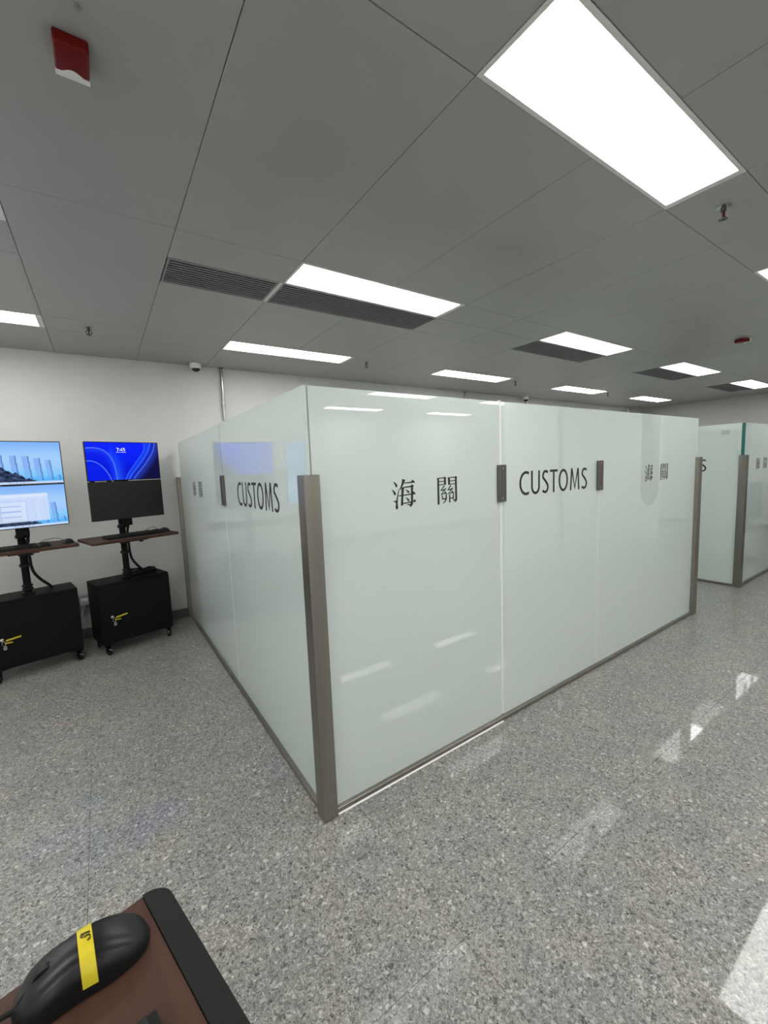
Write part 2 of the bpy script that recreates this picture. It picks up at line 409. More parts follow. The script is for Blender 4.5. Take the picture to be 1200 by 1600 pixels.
def alarm(x, y, lab, rz=0):
    t = thing('fire_alarm', lab, 'fire alarm', (x, y, ZC), rz)
    MB().box(-.037, .037, .026, .046, -.018, 0, .003, 2).build('base', 'white_plastic', t, True)
    MB().box(-.037, .037, -.055, .036, -.031, -.0005, .005, 3).build('red_lens', 'red', t, True)
    # white sounder lip that bites into the red cover with a shallow arch
    pts = [(-.037, .047), (-.037, .032)]+[(-.022+.044*i/10, .030-.012*math.sin(PI*i/10)) for i in range(11)]+[(.037, .032), (.037, .047)]
    MB().prism(pts, 'z', -.033, -.016).build('sounder', 'white_plastic', t)
alarm(.039, 1.400, 'red and white fire alarm sounder on the ceiling beside a tile joint')
alarm(5.20, 1.43, 'small distant red fire alarm on the ceiling over the booth gap', R(-120))
tag(MB().lathe([(.006, 0), (.006, -.010), (.003, -.012)], 10).build('cable_stub', 'grey_plastic', None, True, (.055, 1.262, ZC)), 'tiny dark stub on the ceiling next to the red alarm', 'fitting')
def pipe(x, lab, grp=None):
    t = thing('wall_pipe', lab, 'pipe', (x, Y1-.028, 0), 0, grp)
    MB().tube([(0, 0, .09), (0, 0, ZC)], .0135, 16).build('tube', 'chrome', t, True)
    for z in (.6, 1.35, 2.15): MB().tube([(0, 0, z-.011), (0, 0, z+.011)], .018, 16).build('clamp', 'chrome', t, True)
    MB().box(-.02, .02, .0135, .028, 2.14, 2.16).build('bracket', 'chrome', t)
    MB().lathe([(.030, ZC), (.030, ZC-.006), (.016, ZC-.010), (.016, ZC)], 20).build('collar', 'chrome', t, True)
pipe(1.133, 'chrome pipe running up the back wall beside the dome camera and monitor carts')
for x, lb in ((4.66, 'distant chrome wall pipe seen above the first joint of the glass booth'), (6.135, 'distant chrome wall pipe right beside the distant dome camera'), (9.60, 'distant chrome wall pipe near the grey side wall corner')): pipe(x, lb, 'pipes behind the booth')

# wall power trunking behind the carts
t = thing('power_outlet', 'grey wall power box low on the wall between the two carts', 'outlet', (-.20, Y1, .345))
MB().box(-.17, .17, -.045, 0, -.055, .055, .004, 1).build('box', 'grey_metal', t)
for s in (-.10, -.018, .10):
    MB().box(s-.032, s+.032, -.050, -.045, -.036, .036, .002, 1).build('socket', 'white_plastic', t)
MB().box(-.040, .004, -.088, -.050, -.022, .022, .006, 2).build('plug', 'white_plastic', t)
tag(MB().tube(smooth_path([(-.218, 4.52, .325), (-.245, 4.515, .24), (-.225, 4.51, .16), (-.26, 4.53, .20), (-.33, 4.55, .24)], 6), .005, 8).build('white_cable', 'white_plastic', None, True), 'white power cable hanging below the wall power box', 'cable')

# ------------------------------------------------------------------ lettering
HAI = [
 [(7, 93), (15, 89), (22, 82), (24, 77), (20, 73), (16, 75), (13, 82)],
 [(0, 67), (8, 63), (15, 56), (16, 51), (12, 47), (9, 50), (6, 58)],
 [(28, 68), (30, 67), (23, 34), (22, 20), (23, 4), (19, 0), (14, 2), (13, 10), (15, 20), (11, 26), (4, 26), (5, 28), (17, 30)],
 [(44, 100), (57, 96), (53, 90), (46, 78), (34, 63), (32, 65), (38, 77), (42, 88)],
 [(48, 87), (81, 89), (87, 96), (97, 88), (96, 84.5), (47, 84)],
 [(40, 73), (50, 71), (46, 40), (44, 12), (35, 11), (38, 40)],
 [(48, 73), (79, 75), (84, 80), (92, 74), (89, 70), (47, 69.5)],
 [(80, 73), (89, 73), (87, 24), (86, 12), (75, 2), (73, 8), (60, 13), (61, 14.5), (75, 13), (78, 22)],
 [(55, 65), (65, 61), (72, 56), (72, 51), (67, 51), (62, 58)],
 [(54, 38), (64, 34), (71, 28), (71, 23), (66, 23), (61, 31)],
 [(28, 46), (83, 49), (90, 56), (99, 48), (98, 45.5), (28, 42.5)],
 [(38, 19), (88, 23), (93, 29), (100, 22), (99, 19.5), (38, 15.5)],
]
GUAN = [
 [(1, 98), (6, 95), (11, 95), (11, 2), (6, 0), (2, 2), (3, 88)],
 [(10, 97), (34, 97), (37, 100), (46, 95), (44, 92), (44, 70), (35, 70), (35, 93.5), (10, 93.5)],
 [(10, 84.5), (36, 84.5), (36, 81.5), (10, 81.5)],
 [(10, 73), (36, 73), (36, 70), (10, 70)],
 [(54, 98), (60, 95), (64, 95), (64, 69), (55, 69)],
 [(63, 97), (88, 97), (91, 100), (101, 95), (98, 91), (98, 14), (95, 7), (87, 3), (86, 8), (77, 12), (77, 14), (89, 14), (89, 93.5), (63, 93.5)],
 [(63, 84.5), (90, 84.5), (90, 81.5), (63, 81.5)],
 [(63, 73), (90, 73), (90, 70), (63, 70)],
]
GUAN_ST = [([(36, 67), (19, 51), (36, 53)], 5), ([(43, 57), (20, 36), (44, 41)], 5), ([(38, 46), (47, 35)], 5),
           ([(68, 67), (53, 51), (70, 53)], 5), ([(77, 57), (54, 36), (78, 41)], 5), ([(72, 46), (83, 35)], 5),
           ([(25, 33), (25, 20), (43, 20)], 4.5), ([(44, 34), (44, 20), (40, 12), (27, 3)], [6, 6, 5, 2]),
           ([(61, 33), (61, 4)], 6), ([(61, 20), (79, 20)], 4), ([(79, 33), (79, 15)], 5.5)]
def arc(cx, cy, rx, ry, a0, a1, n=14):
    return [(cx+rx*math.cos(R(a0+(a1-a0)*i/n)), cy+ry*math.sin(R(a0+(a1-a0)*i/n))) for i in range(n+1)]
W_ = .105   # stem width relative to the cap height
LET = {  # outlines as strokes in a box of given width, cap height 1
 'C': (.60, [(arc(.43, .5, .375, .447, 62, 298, 26), W_)]),
 'U': (.60, [([(.053, 1), (.053, .36)]+arc(.30, .33, .247, .277, 180, 360, 16)+[(.547, .36), (.547, 1)], W_)]),
 'S': (.46, [([(.415, .905)]+arc(.245, .745, .185, .205, 62, 200, 12)+[(.20, .565), (.31, .46), (.395, .345)]+arc(.21, .27, .20, .22, 12, -122, 12)+[(.03, .10)], W_)]),
 'T': (.56, [([(0, .95), (.56, .95)], .10), ([(.28, 1), (.28, 0)], W_)]),
 'O': (.71, [(arc(.355, .5, .30, .447, 0, 360, 36), W_)]),
 'M': (.77, [([(.055, 0), (.125, 1)], W_*.95), ([(.715, 0), (.645, 1)], W_*.95), ([(.135, 1), (.385, .10), (.635, 1)], W_*.95)]),
}
LET_X = [('C', 1.920, 2.003), ('U', 2.025, 2.105), ('S', 2.127, 2.189), ('T', 2.202, 2.279), ('O', 2.291, 2.388), ('M', 2.411, 2.516), ('S', 2.538, 2.603)]
CAPH = .136
def letter_mesh(ch, wid):
    b = MB(); w0, st = LET[ch]; k = wid/w0
    for pts, wd in st: b.stroke([(p[0]*k, p[1]*CAPH) for p in pts], wd*CAPH*1.04, 'y', -.0008, 0)
    return b.mesh('letter', 'ink')
def char_mesh(kind, size):
    b = MB(); k = size/100
    for pl in (HAI if kind == 'hai' else GUAN): b.prism([(p[0]*k, p[1]*k) for p in pl], 'y', -.0008, 0)
    if kind == 'guan':
        for pts, wd in GUAN_ST:
            b.stroke([(p[0]*k, p[1]*k) for p in pts], [q*k for q in wd] if isinstance(wd, list) else wd*k, 'y', -.0008, 0)
    return b.mesh('character', 'ink')
CUST = [(letter_mesh(ch, b-a), a-2.2615) for ch, a, b in LET_X]
HG = [(char_mesh('hai', .134), -.198), (char_mesh('guan', .133), .064)]

# ------------------------------------------------------------------ glass booths
GT, PT, GF = 1.765, 1.428, .030
def pane_mesh(a, b, edge, round_left=0.0, round_right=0.0):
    """pane in its own frame: x along the pane, front face at y = 0"""
    z0 = .014; pts = [(a, z0), (b, z0)]
    if round_right: pts += [(b-round_right+round_right*math.cos(t), GT-round_right+round_right*math.sin(t)) for t in [i*PI/16 for i in range(9)]]
    else: pts += [(b, GT)]
    if round_left: pts += [(a+round_left-round_left*math.sin(t), GT-round_left+round_left*math.cos(t)) for t in [i*PI/16 for i in range(9)]]
    else: pts += [(a, GT)]
    bl = MB().prism(pts, 'y', 0, .012)
    me = bl.mesh('glass_pane', ['glass', edge])
    for p in me.polygons:
        if abs(p.normal.y) < .5: p.material_index = 1
    return me
def clip_mesh():
    b = MB().box(-.031, .031, -.016, 0, 0, .196, .0025, 1); return b.mesh('patch_fitting', 'steel_clip')
CLIP = clip_mesh()
SCREW = MB().lathe([(.0045, -.0012), (.0045, 0)], 10, axis='y').mesh('screw', 'key_metal')
def add_clip(par, x):
    c = put('patch_fitting', CLIP, par, (x, 0, 1.239))
    for z in (.018, .178): put('screw', SCREW, c, (0, -.016, z))
def post(par, x, y, name='corner_post', wx=.066, wy=.066):
    p = MB().box(0, wx, 0, wy, 0, PT, .0015, 1).build(name, 'steel', par, False, (x, y, 0))
    return p
def face(par, loc, rz):
    """an Empty frame for one glass front is avoided: return placing function in booth space"""
    Mx = Matrix.Translation(loc) @ Matrix.Rotation(rz, 4, 'Z')
    def pl(name, me, x=0, y=0, z=0, parent=None):
        o = put(name, me, par if parent is None else parent)
        if parent is None: o.matrix_local = Mx @ Matrix.Translation((x, y, z))
        else: o.location = (x, y, z)
        return o
    return pl
def lettering(pane, cx, kind):
    for me, dx in (CUST if kind == 'customs' else HG):
        put('letter' if kind == 'customs' else 'character', me, pane, (cx+dx, -.0002, 1.258))
def booth(loc, rz, label, edge, depth, mirror_sides=True, film=False):
    t = thing('glass_booth', label, 'booth', loc, rz)
    # front: three panes along +x
    F = face(t, (0, GF, 0), 0)
    j1, j2, j3 = 1.137, 2.120, 3.742
    p1 = F('glass_pane', pane_mesh(GF+(.018 if film else 0), j1-.007, edge)); lettering(p1, .620, 'hg')
    p2 = F('glass_pane', pane_mesh(j1+.007, j2-.003, edge)); lettering(p2, 1.6345, 'customs')
    p3 = F('glass_pane', pane_mesh(j2+.003, j3, edge, 0, .012)); lettering(p3, 2.964, 'hg')
    if film:  # adds a round-ended strip of slightly darker grey to the third pane
        r = .15; cx = 2.857; pts = [(cx-r, GT-.004), (cx-r, 1.07+r)]+[(cx-r*math.cos(a), 1.07+r-r*math.sin(a)) for a in [i*PI/12 for i in range(1, 12)]]+[(cx+r, 1.07+r), (cx+r, GT-.004)]
        o = MB().prism(pts, 'y', -.0001, .0).build('grey_strip', 'glass_grey', p3); o['label'] = 'faint grey round-ended strip on the glass'
    seal = MB().box(j1-.007, j1+.007, -.002, .013, .03, GT+.006).mesh('joint_seal', 'seal_white'); F('joint_seal', seal)
    F('joint_seal', MB().box(j2-.003, j2+.003, -.0005, .0125, .03, GT-.001).mesh('joint_seal', 'seal_white'))
    for j in (j1, j2):
        c = F('patch_fitting', CLIP, j, 0, 1.239)
        for z in (.018, .178): put('screw', SCREW, c, (0, -.016, z))
    F('base_rail', MB().box(.066, j3-.03, -.020, .032, 0, .024, .002, 1).mesh('base_rail', 'steel'))
    if film: F('silicone_bead', MB().prism([(-.026, 0), (-.019, 0), (-.019, .005)], 'x', .07, 1.12).mesh('silicone_bead', 'seal_white'))
    # left side: panes along +y, outer face towards -x
    Ls = face(t, (GF, 0, 0), -PI/2)      # pane x axis runs towards -y
    k0 = GF+(.001 if film else .030); k1 = 1.358; k2 = depth-.055
    q1 = Ls('glass_pane', pane_mesh(-k1+.003, -k0, edge)); lettering(q1, -.70, 'customs')
    if not film and rz == 0: MB().box(-.235, -.165, -.0006, 0, 1.655, 1.700).build('grey_patch', 'glass_grey', q1)  # small grey rectangle high on the side pane
    q2 = Ls('glass_pane', pane_mesh(-k2, -k1-.003, edge, .09)); lettering(q2, -2.268, 'hg')
    c = Ls('patch_fitting', CLIP, -k1, 0, 1.239)
    for z in (.018, .178): put('screw', SCREW, c, (0, -.016, z))
    Ls('joint_seal', MB().box(-k1-.003, -k1+.003, -.0005, .0125, .03, 1.236).mesh('joint_seal', 'seal_white'))
    Ls('joint_seal', MB().box(-k1-.002, -k1+.002, .001, .011, 1.437, GT-.001).mesh('joint_seal', 'seal_grey'))
    Ls('base_rail', MB().box(-depth+.06, -.066, -.020, .032, 0, .024, .002, 1).mesh('base_rail', 'steel'))
    if film: MB().box(GF+.0122, GF+.0178, GF+.002, GF+.011, .03, GT-.004).build('corner_seal', 'seal_grey', t)
    else: MB().box(GF+.001, GF+.011, GF+.0122, GF+.0298, .03, GT-.002).build('corner_seal', 'edge_green', t)
    # right side
    Rs = face(t, (j3+.006, 0, 0), PI/2)
    Rs('glass_pane', pane_mesh(GF+.02, 1.45, edge)); Rs('base_rail', MB().box(.066, 1.45, -.020, .032, 0, .024, .002, 1).mesh('base_rail', 'steel'))
    Rs('glass_pane', pane_mesh(2.35, depth-.06, edge)); Rs('base_rail', MB().box(2.35, depth-.06, -.020, .032, 0, .024, .002, 1).mesh('base_rail', 'steel'))
    cp = post(t, 0, 0)
    MB().lathe([(.008, .0004), (.008, 0)], 12, (.038, .004, PT)).build('cap_slot', 'void', cp)
    post(t, j3-.036, -.0, 'end_post', .072, .066)
    post(t, 0-.004, depth-.062, 'wall_post', .066, .060)
    return t
D1 = Y1-1.450
booth((.627, 1.450, 0), 0, 'frosted glass customs booth whose corner steel post stands nearest the carts', 'edge_pale', D1, True, True)
booth((5.592, 1.455, 0), 0, 'second frosted glass customs booth with dark green glass corner edges', 'edge_green', Y1-1.455)

# ------------------------------------------------------------------ monitor carts
def srgb(r, g, b):
    f = lambda c: ((c/255+.055)/1.055)**2.4 if c > 10 else c/255/12.92
    return (f(r), f(g), f(b))
def mixc(a, b, t):
    t = max(0, min(1, t)); return tuple(x*(1-t)+y*t for x, y in zip(a, b))
def sst(a, b, x):
    t = max(0, min(1, (x-a)/(b-a))); return t*t*(3-2*t)
def polyd(pts):
    P = [Vector((p[0]*1.78, p[1])) for p in smooth_path([(a, b, 0) for a, b in pts], 6)]
    def d(u, v):
        q = Vector((u*1.78, v)); best = 9; sg = 1
        for a, b in zip(P, P[1:]):
            ab = b-a; t = max(0, min(1, (q-a).dot(ab)/max(1e-9, ab.length_squared))); e = q-(a+ab*t)
            if e.length < best: best = e.length; sg = 1 if ab.x*e.y-ab.y*e.x > 0 else -1
        return best*sg
    return d
ARC1 = polyd([(-.05, .83), (.08, .86), (.20, .82), (.29, .70), (.345, .48), (.37, .22), (.375, -.05)])
ARC2 = polyd([(-.05, .52), (.06, .515), (.15, .44), (.23, .28), (.285, .08), (.30, -.05)])
SW1 = polyd([(.585, -.05), (.66, .13), (.77, .36), (.87, .60), (.93, .80), (.97, 1.05)])
SW2 = polyd([(.525, -.05), (.60, .16), (.70, .38), (.80, .62), (.87, .84), (.90, 1.05)])
SW3 = polyd([(.475, -.05), (.55, .20), (.66, .46), (.75, .68), (.80, .86), (.79, 1.05)])
def pic_blue(u, v):
    """deep blue lock screen: soft abstract folds with thin light rims"""
    c = mixc(srgb(0, 12, 205), srgb(0, 30, 250), sst(0, .8, v)); rim = srgb(120, 160, 255)
    a1, a2 = ARC1(u, v), ARC2(u, v); s1, s2, s3 = SW1(u, v), SW2(u, v), SW3(u, v)
    if a1 > 0 and s3 > 0 and u > .3: c = mixc(c, srgb(30, 90, 255), .8*math.exp(-(a1/.16)**2)*(1-v*.7))
    if a1 < 0: c = mixc(c, srgb(0, 20, 225), .7)
    if a1 < 0 and a2 > 0: c = mixc(c, srgb(20, 70, 250), .7*math.exp(-(a1/.10)**2))
    if a2 < 0: c = mixc(c, srgb(0, 30, 235), .8)
    if s3 < 0 and s2 > 0: c = mixc(c, srgb(10, 70, 245), .75)
    if s2 < 0 and s1 > 0: c = mixc(c, srgb(12, 40, 190), .9)
    if s1 < 0: c = mixc(srgb(30, 50, 170), srgb(14, 14, 62), sst(0, .22, -s1))
    for d, w_, k in ((a1, .009, .7), (a2, .009, .75), (s1, .010, .55), (s2, .010, .4), (s3, .008, .35)):
        c = mixc(c, rim, k*math.exp(-(d/w_)**2))
    return c
def pic_bars(u, v, window=False):
    """pale blue desktop: upright glassy slabs behind a dark rocky mound, light task strip"""
    c = mixc(srgb(120, 200, 252), srgb(165, 205, 252), sst(.1, .55, v)); c = mixc(c, srgb(130, 182, 248), sst(.6, 1, v))
    if v < .22: c = mixc(srgb(85, 180, 250), c, sst(.06, .22, v))
    for i, (x0, x1, top) in enumerate(((.44, .50, .67), (.565, .635, .66), (.69, .755, .61), (.815, .87, .57), (.30, .36, .68), (.93, .965, .2))):
        sl = x0+(top-v)*.035
        if sl-.0 < u < sl+(x1-x0) and .08 < v < top: c = mixc(c, srgb(118, 160, 235), .62-.25*sst(.5, .1, v))
        if abs(u-sl-(x1-x0)) < .007 and .08 < v < top: c = mixc(c, srgb(60, 95, 170), .75)
    ridge = .43-.95*max(0, u-.30)+.02*math.sin(u*40)+.013*math.sin(u*93)
    if u < .30: ridge = .47+.025*math.sin(u*34)
    if v < ridge and u < .76:
        n = mnoise.fractal(Vector((u*14+v*6, v*20, 3.1)), 1.0, 2.0, 4)*.5+.45
        c = mixc(srgb(10, 16, 42), srgb(96, 118, 165), max(0, min(1, n))**2)
    if window:
        if .02 < u < .80 and .14 < v < .80:
            c = mixc(c, srgb(206, 222, 250), .86)
            if v > .72: c = mixc(c, srgb(222, 234, 252), .7)
            for a, b, lo, hi in ((.06, .24, .17, .66), (.28, .56, .17, .64)):
                if a < u < b and lo < v < hi:
                    c = mixc(c, srgb(216, 230, 252), .6)
                    if (abs(u-a) < .008 or abs(u-b) < .008 or abs(v-hi) < .012): c = srgb(170, 190, 235)
                    elif math.sin(v*52) > .80 and u < b-.06: c = srgb(172, 190, 232)
    if v < .055:
        c = srgb(196, 216, 246)
        if .40 < u < .62 and math.sin(u*170) > .55 and .014 < v < .042: c = srgb(110, 140, 200)
    return c
def screen_mesh(fn, wd, ht, nx=150, ny=84):
    vs_, fs = [], []
    for j in range(ny+1):
        for i in range(nx+1): vs_.append((-wd/2+wd*i/nx, 0, -ht/2+ht*j/ny))
    for j in range(ny):
        for i in range(nx): a = j*(nx+1)+i; fs.append((a, a+1, a+nx+2, a+nx+1))
    me = bpy.data.meshes.new('screen'); me.from_pydata(vs_, [], fs)
    ca = me.color_attributes.new('picture', 'FLOAT_COLOR', 'POINT')
    for j in range(ny+1):
        for i in range(nx+1): ca.data[j*(nx+1)+i].color = (*fn(i/nx, j/ny), 1)
    me.materials.append(M['screen']); return me
DIG = {'7': ([([(0, .93), (.52, .93), (.2, 0)], .17)], .56), '4': ([([(.42, 0), (.42, 1), (0, .28), (.58, .28)], .15)], .6), ':': ([([(.08, .16), (.08, .32)], .17), ([(.08, .60), (.08, .76)], .17)], .18),
       '5': ([([(.5, .93), (.08, .93), (.06, .56)]+arc(.24, .32, .24, .27, 100, -140, 10), .15)], .56)}
def monitor(par, cz, fn=None, clock=False, HT=.309, tilt=0):
    WD = .536
    b = MB().box(-WD/2, WD/2, 0, .022, -HT/2, HT/2, .003, 2)
    b.prism([(-.16, -.10), (.16, -.10), (.12, .08), (-.12, .08)], 'y', .022, .045)
    mo = b.build('monitor', 'bezel', par, False, (0, -.186, cz)); mo.rotation_euler = (R(tilt), 0, 0)
    if fn: put('screen', screen_mesh(fn, WD-.012, HT-.012), mo, (0, -.0006, 0))
    else: MB().box(-WD/2+.004, WD/2-.004, -.0006, 0, -HT/2+.004, HT/2-.004).build('screen', 'screen_off', mo)
    if clock:
        d = MB(); x = -.033; s = .026
        for ch in '7:45':
            st, wd = DIG[ch]
            for pts, ww in st: d.stroke([(x+p[0]*s, p[1]*s) for p in pts], ww*s, 'y', -.0004, 0)
            x += (wd+.16)*s
        d.build('clock_digits', 'screen_text', mo, False, (-.016, -.0010, .080))
        d = MB(); x = -.034
        for ln in (.012, .009, .004, .011, .013, .006):
            d.box(x, x+ln, -.0004, 0, 0, .0028); x += ln+.0032
        d.build('date_line', 'screen_text', mo, False, (-.018, -.0010, .070))
    return mo
def caster(par, x, y, turn):
    c = MB(); c.lathe([(.020, .072), (.020, .066), (.008, .064), (.008, .072)], 12)
    c.box(-.006, .006, -.004, .004, .045, .066); c.box(-.015, -.012, -.020, .012, .018, .055); c.box(.012, .015, -.020, .012, .018, .055); c.box(-.015, .015, -.010, .010, .052, .057)
    k = c.build('caster', 'black_metal', par, False, (x, y, 0), turn)
    MB().lathe([(.006, -.011), (.024, -.010), (.025, -.007), (.025, .007), (.024, .010), (.006, .011)], 18, (0, -.008, .025), 'x').build('wheel', 'black_plastic', k, True)
    MB().box(-.006, .006, -.050, -.016, .046, .052, .002, 1).build('brake_pedal', 'grey_plastic', k)
CW, CD, CT, CB = .547, .300, .590, .095
def rounded(w, d, r, n=6):
    pts = []
    for cx, cy, a0 in ((w/2-r, d/2-r, 0), (-w/2+r, d/2-r, 90), (-w/2+r, -d/2+r, 180), (w/2-r, -d/2+r, 270)):
        for i in range(n+1): a = R(a0+90*i/n); pts.append((cx+r*math.cos(a), cy+r*math.sin(a)))
    return pts
TRAY_Z = .948
def cart(loc, rz, label, screens, keys=True, band=False, tray_off=(.03, -.03), tray_size=(.655, .43), HT=.309):
    t = thing('monitor_cart' if screens else 'keyboard_stand', label, 'cart' if screens else 'stand', loc, rz)
    b = MB().box(-CW/2, CW/2, -CD/2+.018, CD/2, CB, CT, .004, 2); b.build('cabinet', 'black_metal', t)
    d = MB().box(-CW/2+.004, CW/2-.004, -CD/2, -CD/2+.017, CB+.004, CT-.022, .003, 2).build('door', 'black_metal', t)
    if keys:
        lx, lz = -CW/2+.075, .318
        MB().lathe([(.011, -.008), (.011, 0)], 16, (lx, -CD/2, lz), 'y').build('lock', 'key_metal', d, True)
        MB().tube([(lx, -CD/2-.007, lz), (lx, -CD/2-.028, lz-.002)], .003, 6).build('key', 'key_metal', d)
        k = MB(); k.tube(smooth_path([(lx+.004, -CD/2-.024, lz-.004), (lx+.016, -CD/2-.02, lz-.022), (lx+.012, -CD/2-.02, lz-.045), (lx-.002, -CD/2-.022, lz-.03), (lx+.004, -CD/2-.024, lz-.004)], 5), .0018, 6)
        for a in (-25, 15, 50):
            k.prism([(lx+.012+.012*math.cos(R(a-90))*q+w*math.cos(R(a)), lz-.045+.030*math.sin(R(a-90))*q+w*math.sin(R(a))*.5) for q, w in ((0, .007), (.5, .009), (1, .004), (1, -.004), (.5, -.009), (0, -.007))], 'y', -CD/2-.024, -CD/2-.020)
        k.build('key_ring', 'key_metal', d)
        tp = MB(); tp.prism([(lx+.020, lz-.012), (lx+.105, lz-.001), (lx+.105, lz+.011), (lx+.020, lz+.001)], 'y', -CD/2-.0275, -CD/2-.0262)
        tp.prism([(lx+.012, lz-.028), (lx+.056, lz-.030), (lx+.056, lz-.021), (lx+.012, lz-.019)], 'y', -CD/2-.0275, -CD/2-.0262); tp.build('key_tag', 'tape', d)
    # skirt with raised middle and casters
    sk = MB().prism([(-CW/2+.004, CB+.002), (-CW/2+.004, CB-.012), (-CW/2+.06, CB-.012), (-CW/2+.10, CB-.004), (CW/2-.10, CB-.004), (CW/2-.06, CB-.012), (CW/2-.004, CB-.012), (CW/2-.004, CB+.002)], 'y', -CD/2+.012, CD/2-.012); sk.build('plinth', 'black_metal', t)
    for x in (-CW/2+.035, CW/2-.035):
        for y, tr in ((-CD/2+.03, random.uniform(-.6, .9)), (CD/2-.03, random.uniform(2, 4))): caster(t, x, y, tr)
    # pole, collars
    top = 1.70 if screens else TRAY_Z-.03
    px, py = -.012, -.005
    p = MB().tube([(px, py, CT-.002), (px, py, top)], .024, 20); p.build('pole', 'black_metal', t, True)
    for z, r_, h in ((CT, .044, .012), (CT+.03, .034, .016), (CT+.055, .034, .016), (.80, .033, .022), (.885, .031, .03)):
        MB().lathe([(r_*.92, z), (r_, z+.003), (r_, z+h-.003), (r_*.92, z+h)], 20, (px, py, 0)).build('collar', 'black_plastic', t, True)
    if screens:
        MB().lathe([(.032, 1.02), (.035, 1.025), (.035, 1.045), (.028, 1.05)], 20, (px, py, 0)).build('collar', 'black_plastic', t, True)
        for z in (1.27, 1.58):
            MB().box(px-.03, px+.03, -.15, py+.03, z-.03, z+.03, .004, 1).build('mount_bracket', 'black_metal', t)
        MB().box(px-.035, px+.035, -.155, -.139, 1.05, 1.70, .003, 1).build('mount_rail', 'black_metal', t)
        # plugs and brackets showing in the gap between the two displays
        for xx in (-.225, -.11, -.06): MB().box(xx-.018, xx+.014, -.150, -.135, 1.395, 1.45).build('gap_bracket', 'black_plastic', t)
    # keyboard tray
    tw, td = tray_size; tx, ty = tray_off
    ty0, ty1 = ty-td/2, ty+td/2
    if band:
        bw = .0255
        pr = [(tx-tw/2, ty0+bw), (tx+tw/2, ty0+bw), (tx+tw/2, ty1), (tx-tw/2, ty1)]
        MB().prism(pr, 'z', TRAY_Z-.020, TRAY_Z).build('tray', 'wood', t)
        r_ = .024
        q = [(tx+tw/2+.001, ty0+bw-.0008), (tx-tw/2-.001, ty0+bw-.0008)]+[(tx-tw/2-.001+r_-r_*math.cos(a), ty0+r_-r_*math.sin(a)) for a in [i*PI/16 for i in range(9)]]+[(tx+tw/2+.001-r_+r_*math.sin(a), ty0+r_-r_*math.cos(a)) for a in [i*PI/16 for i in range(9)]]
        MB().prism(q, 'z', TRAY_Z-.022, TRAY_Z+.0015).build('edge_band', 'rubber', t)
    else:
        tr = MB().prism([(x+tx, y+ty) for x, y in rounded(tw, td, .022)], 'z', TRAY_Z-.020, TRAY_Z).build('tray', 'wood', t)
    MB().box(tx-.09, tx+.09, ty0+.06, ty1-.06, TRAY_Z-.034, TRAY_Z-.0202).build('tray_bracket', 'black_metal', t)
    if screens: MB().lathe([(.006, 0), (.016, .002), (.016, .010), (.006, .012)], 14, (tx+.04, ty0+.07, TRAY_Z-.048)).build('tray_knob', 'black_plastic', t, True)
    if screens:
        for cz, fn, ck in screens: monitor(t, cz, fn, ck, HT)
        # cable sleeve: down the pole, then out to the cabinet top
        path = [(px+.040, py+.02, 1.14), (px+.044, py-.01, 1.05), (px+.030, py-.02, .98), (px+.034, py-.01, .86), (px+.036, py-.01, .80), (px+.05, py, .74), (px+.085, py+.01, .68), (px+.13, py+.03, .625), (px+.15, py+.04, CT+.004)]
        MB().tube(smooth_path(path, 6), .010, 10).build('cable_sleeve', 'cable', t, True)
        MB().tube(smooth_path([(px+.052, py+.01, 1.13), (px+.034, py-.03, 1.06), (px+.042, py+.0, 1.0), (px+.03, py, .955)], 6), .007, 8).build('cable_sleeve', 'cable', t, True)
    return t
ZU, ZL = 1.5785, 1.2640
cL = cart((-.526, 4.125, 0), R(11), 'black monitor cart showing two pale blue desktop screens', [(ZU, pic_bars, False), (ZL, lambda u, v: pic_bars(u, v, True), False)], tray_off=(-.018, -.02), tray_size=(.655, .40), HT=.3135)
cR = cart((.126, 4.180, 0), R(15.5), 'black monitor cart with deep blue clock screen above a dark screen', [(ZU, pic_blue, True), (ZL, None, False)])
cN = cart((-.1415, .1356, 0), R(103.4), 'brown keyboard stand with a black rubber front edge, carrying a taped mouse', None, False, True, (.0325, -.0557), (.655, .3914))

# ------------------------------------------------------------------ keyboards and mice
KEYB = {}
def keyboard(loc, rz, lab, label_tape=True):
    t = thing('keyboard', lab, 'keyboard', loc, rz)
    w, d = .440, .135
    MB().prism([(-d/2, 0), (d/2, 0), (d/2, .022), (-d/2, .012)], 'x', -w/2, w/2).build('case', 'black_plastic', t)
    if 'cap' not in KEYB:
        b = MB(); b.box(-.008, .008, -.0075, .0075, 0, .006, .0015, 1); KEYB['cap'] = b.mesh('keycap', 'key_plastic')
        b = MB(); b.box(-.055, .055, -.0075, .0075, 0, .006, .0015, 1); KEYB['bar'] = b.mesh('keycap', 'key_plastic')
    for r in range(6):
        y = -.052+r*.0195+(.004 if r == 5 else 0); z = .0125+(y+d/2)/d*.0095
        x = -.205
        while x < .212:
            gap = (.080 < x < .090) or (.146 < x < .156)
            if r == 0 and -.15 < x < -.02:
                if x < -.13: put('keycap', KEYB['bar'], t, (-.083, y, z))
                x = -.015; continue
            if not gap: put('keycap', KEYB['cap'], t, (x, y, z))
            x += .0187
    if label_tape: MB().box(.10, .175, .056, .0665, .0222, .0232).build('tape_label', 'tape', t)
    return t
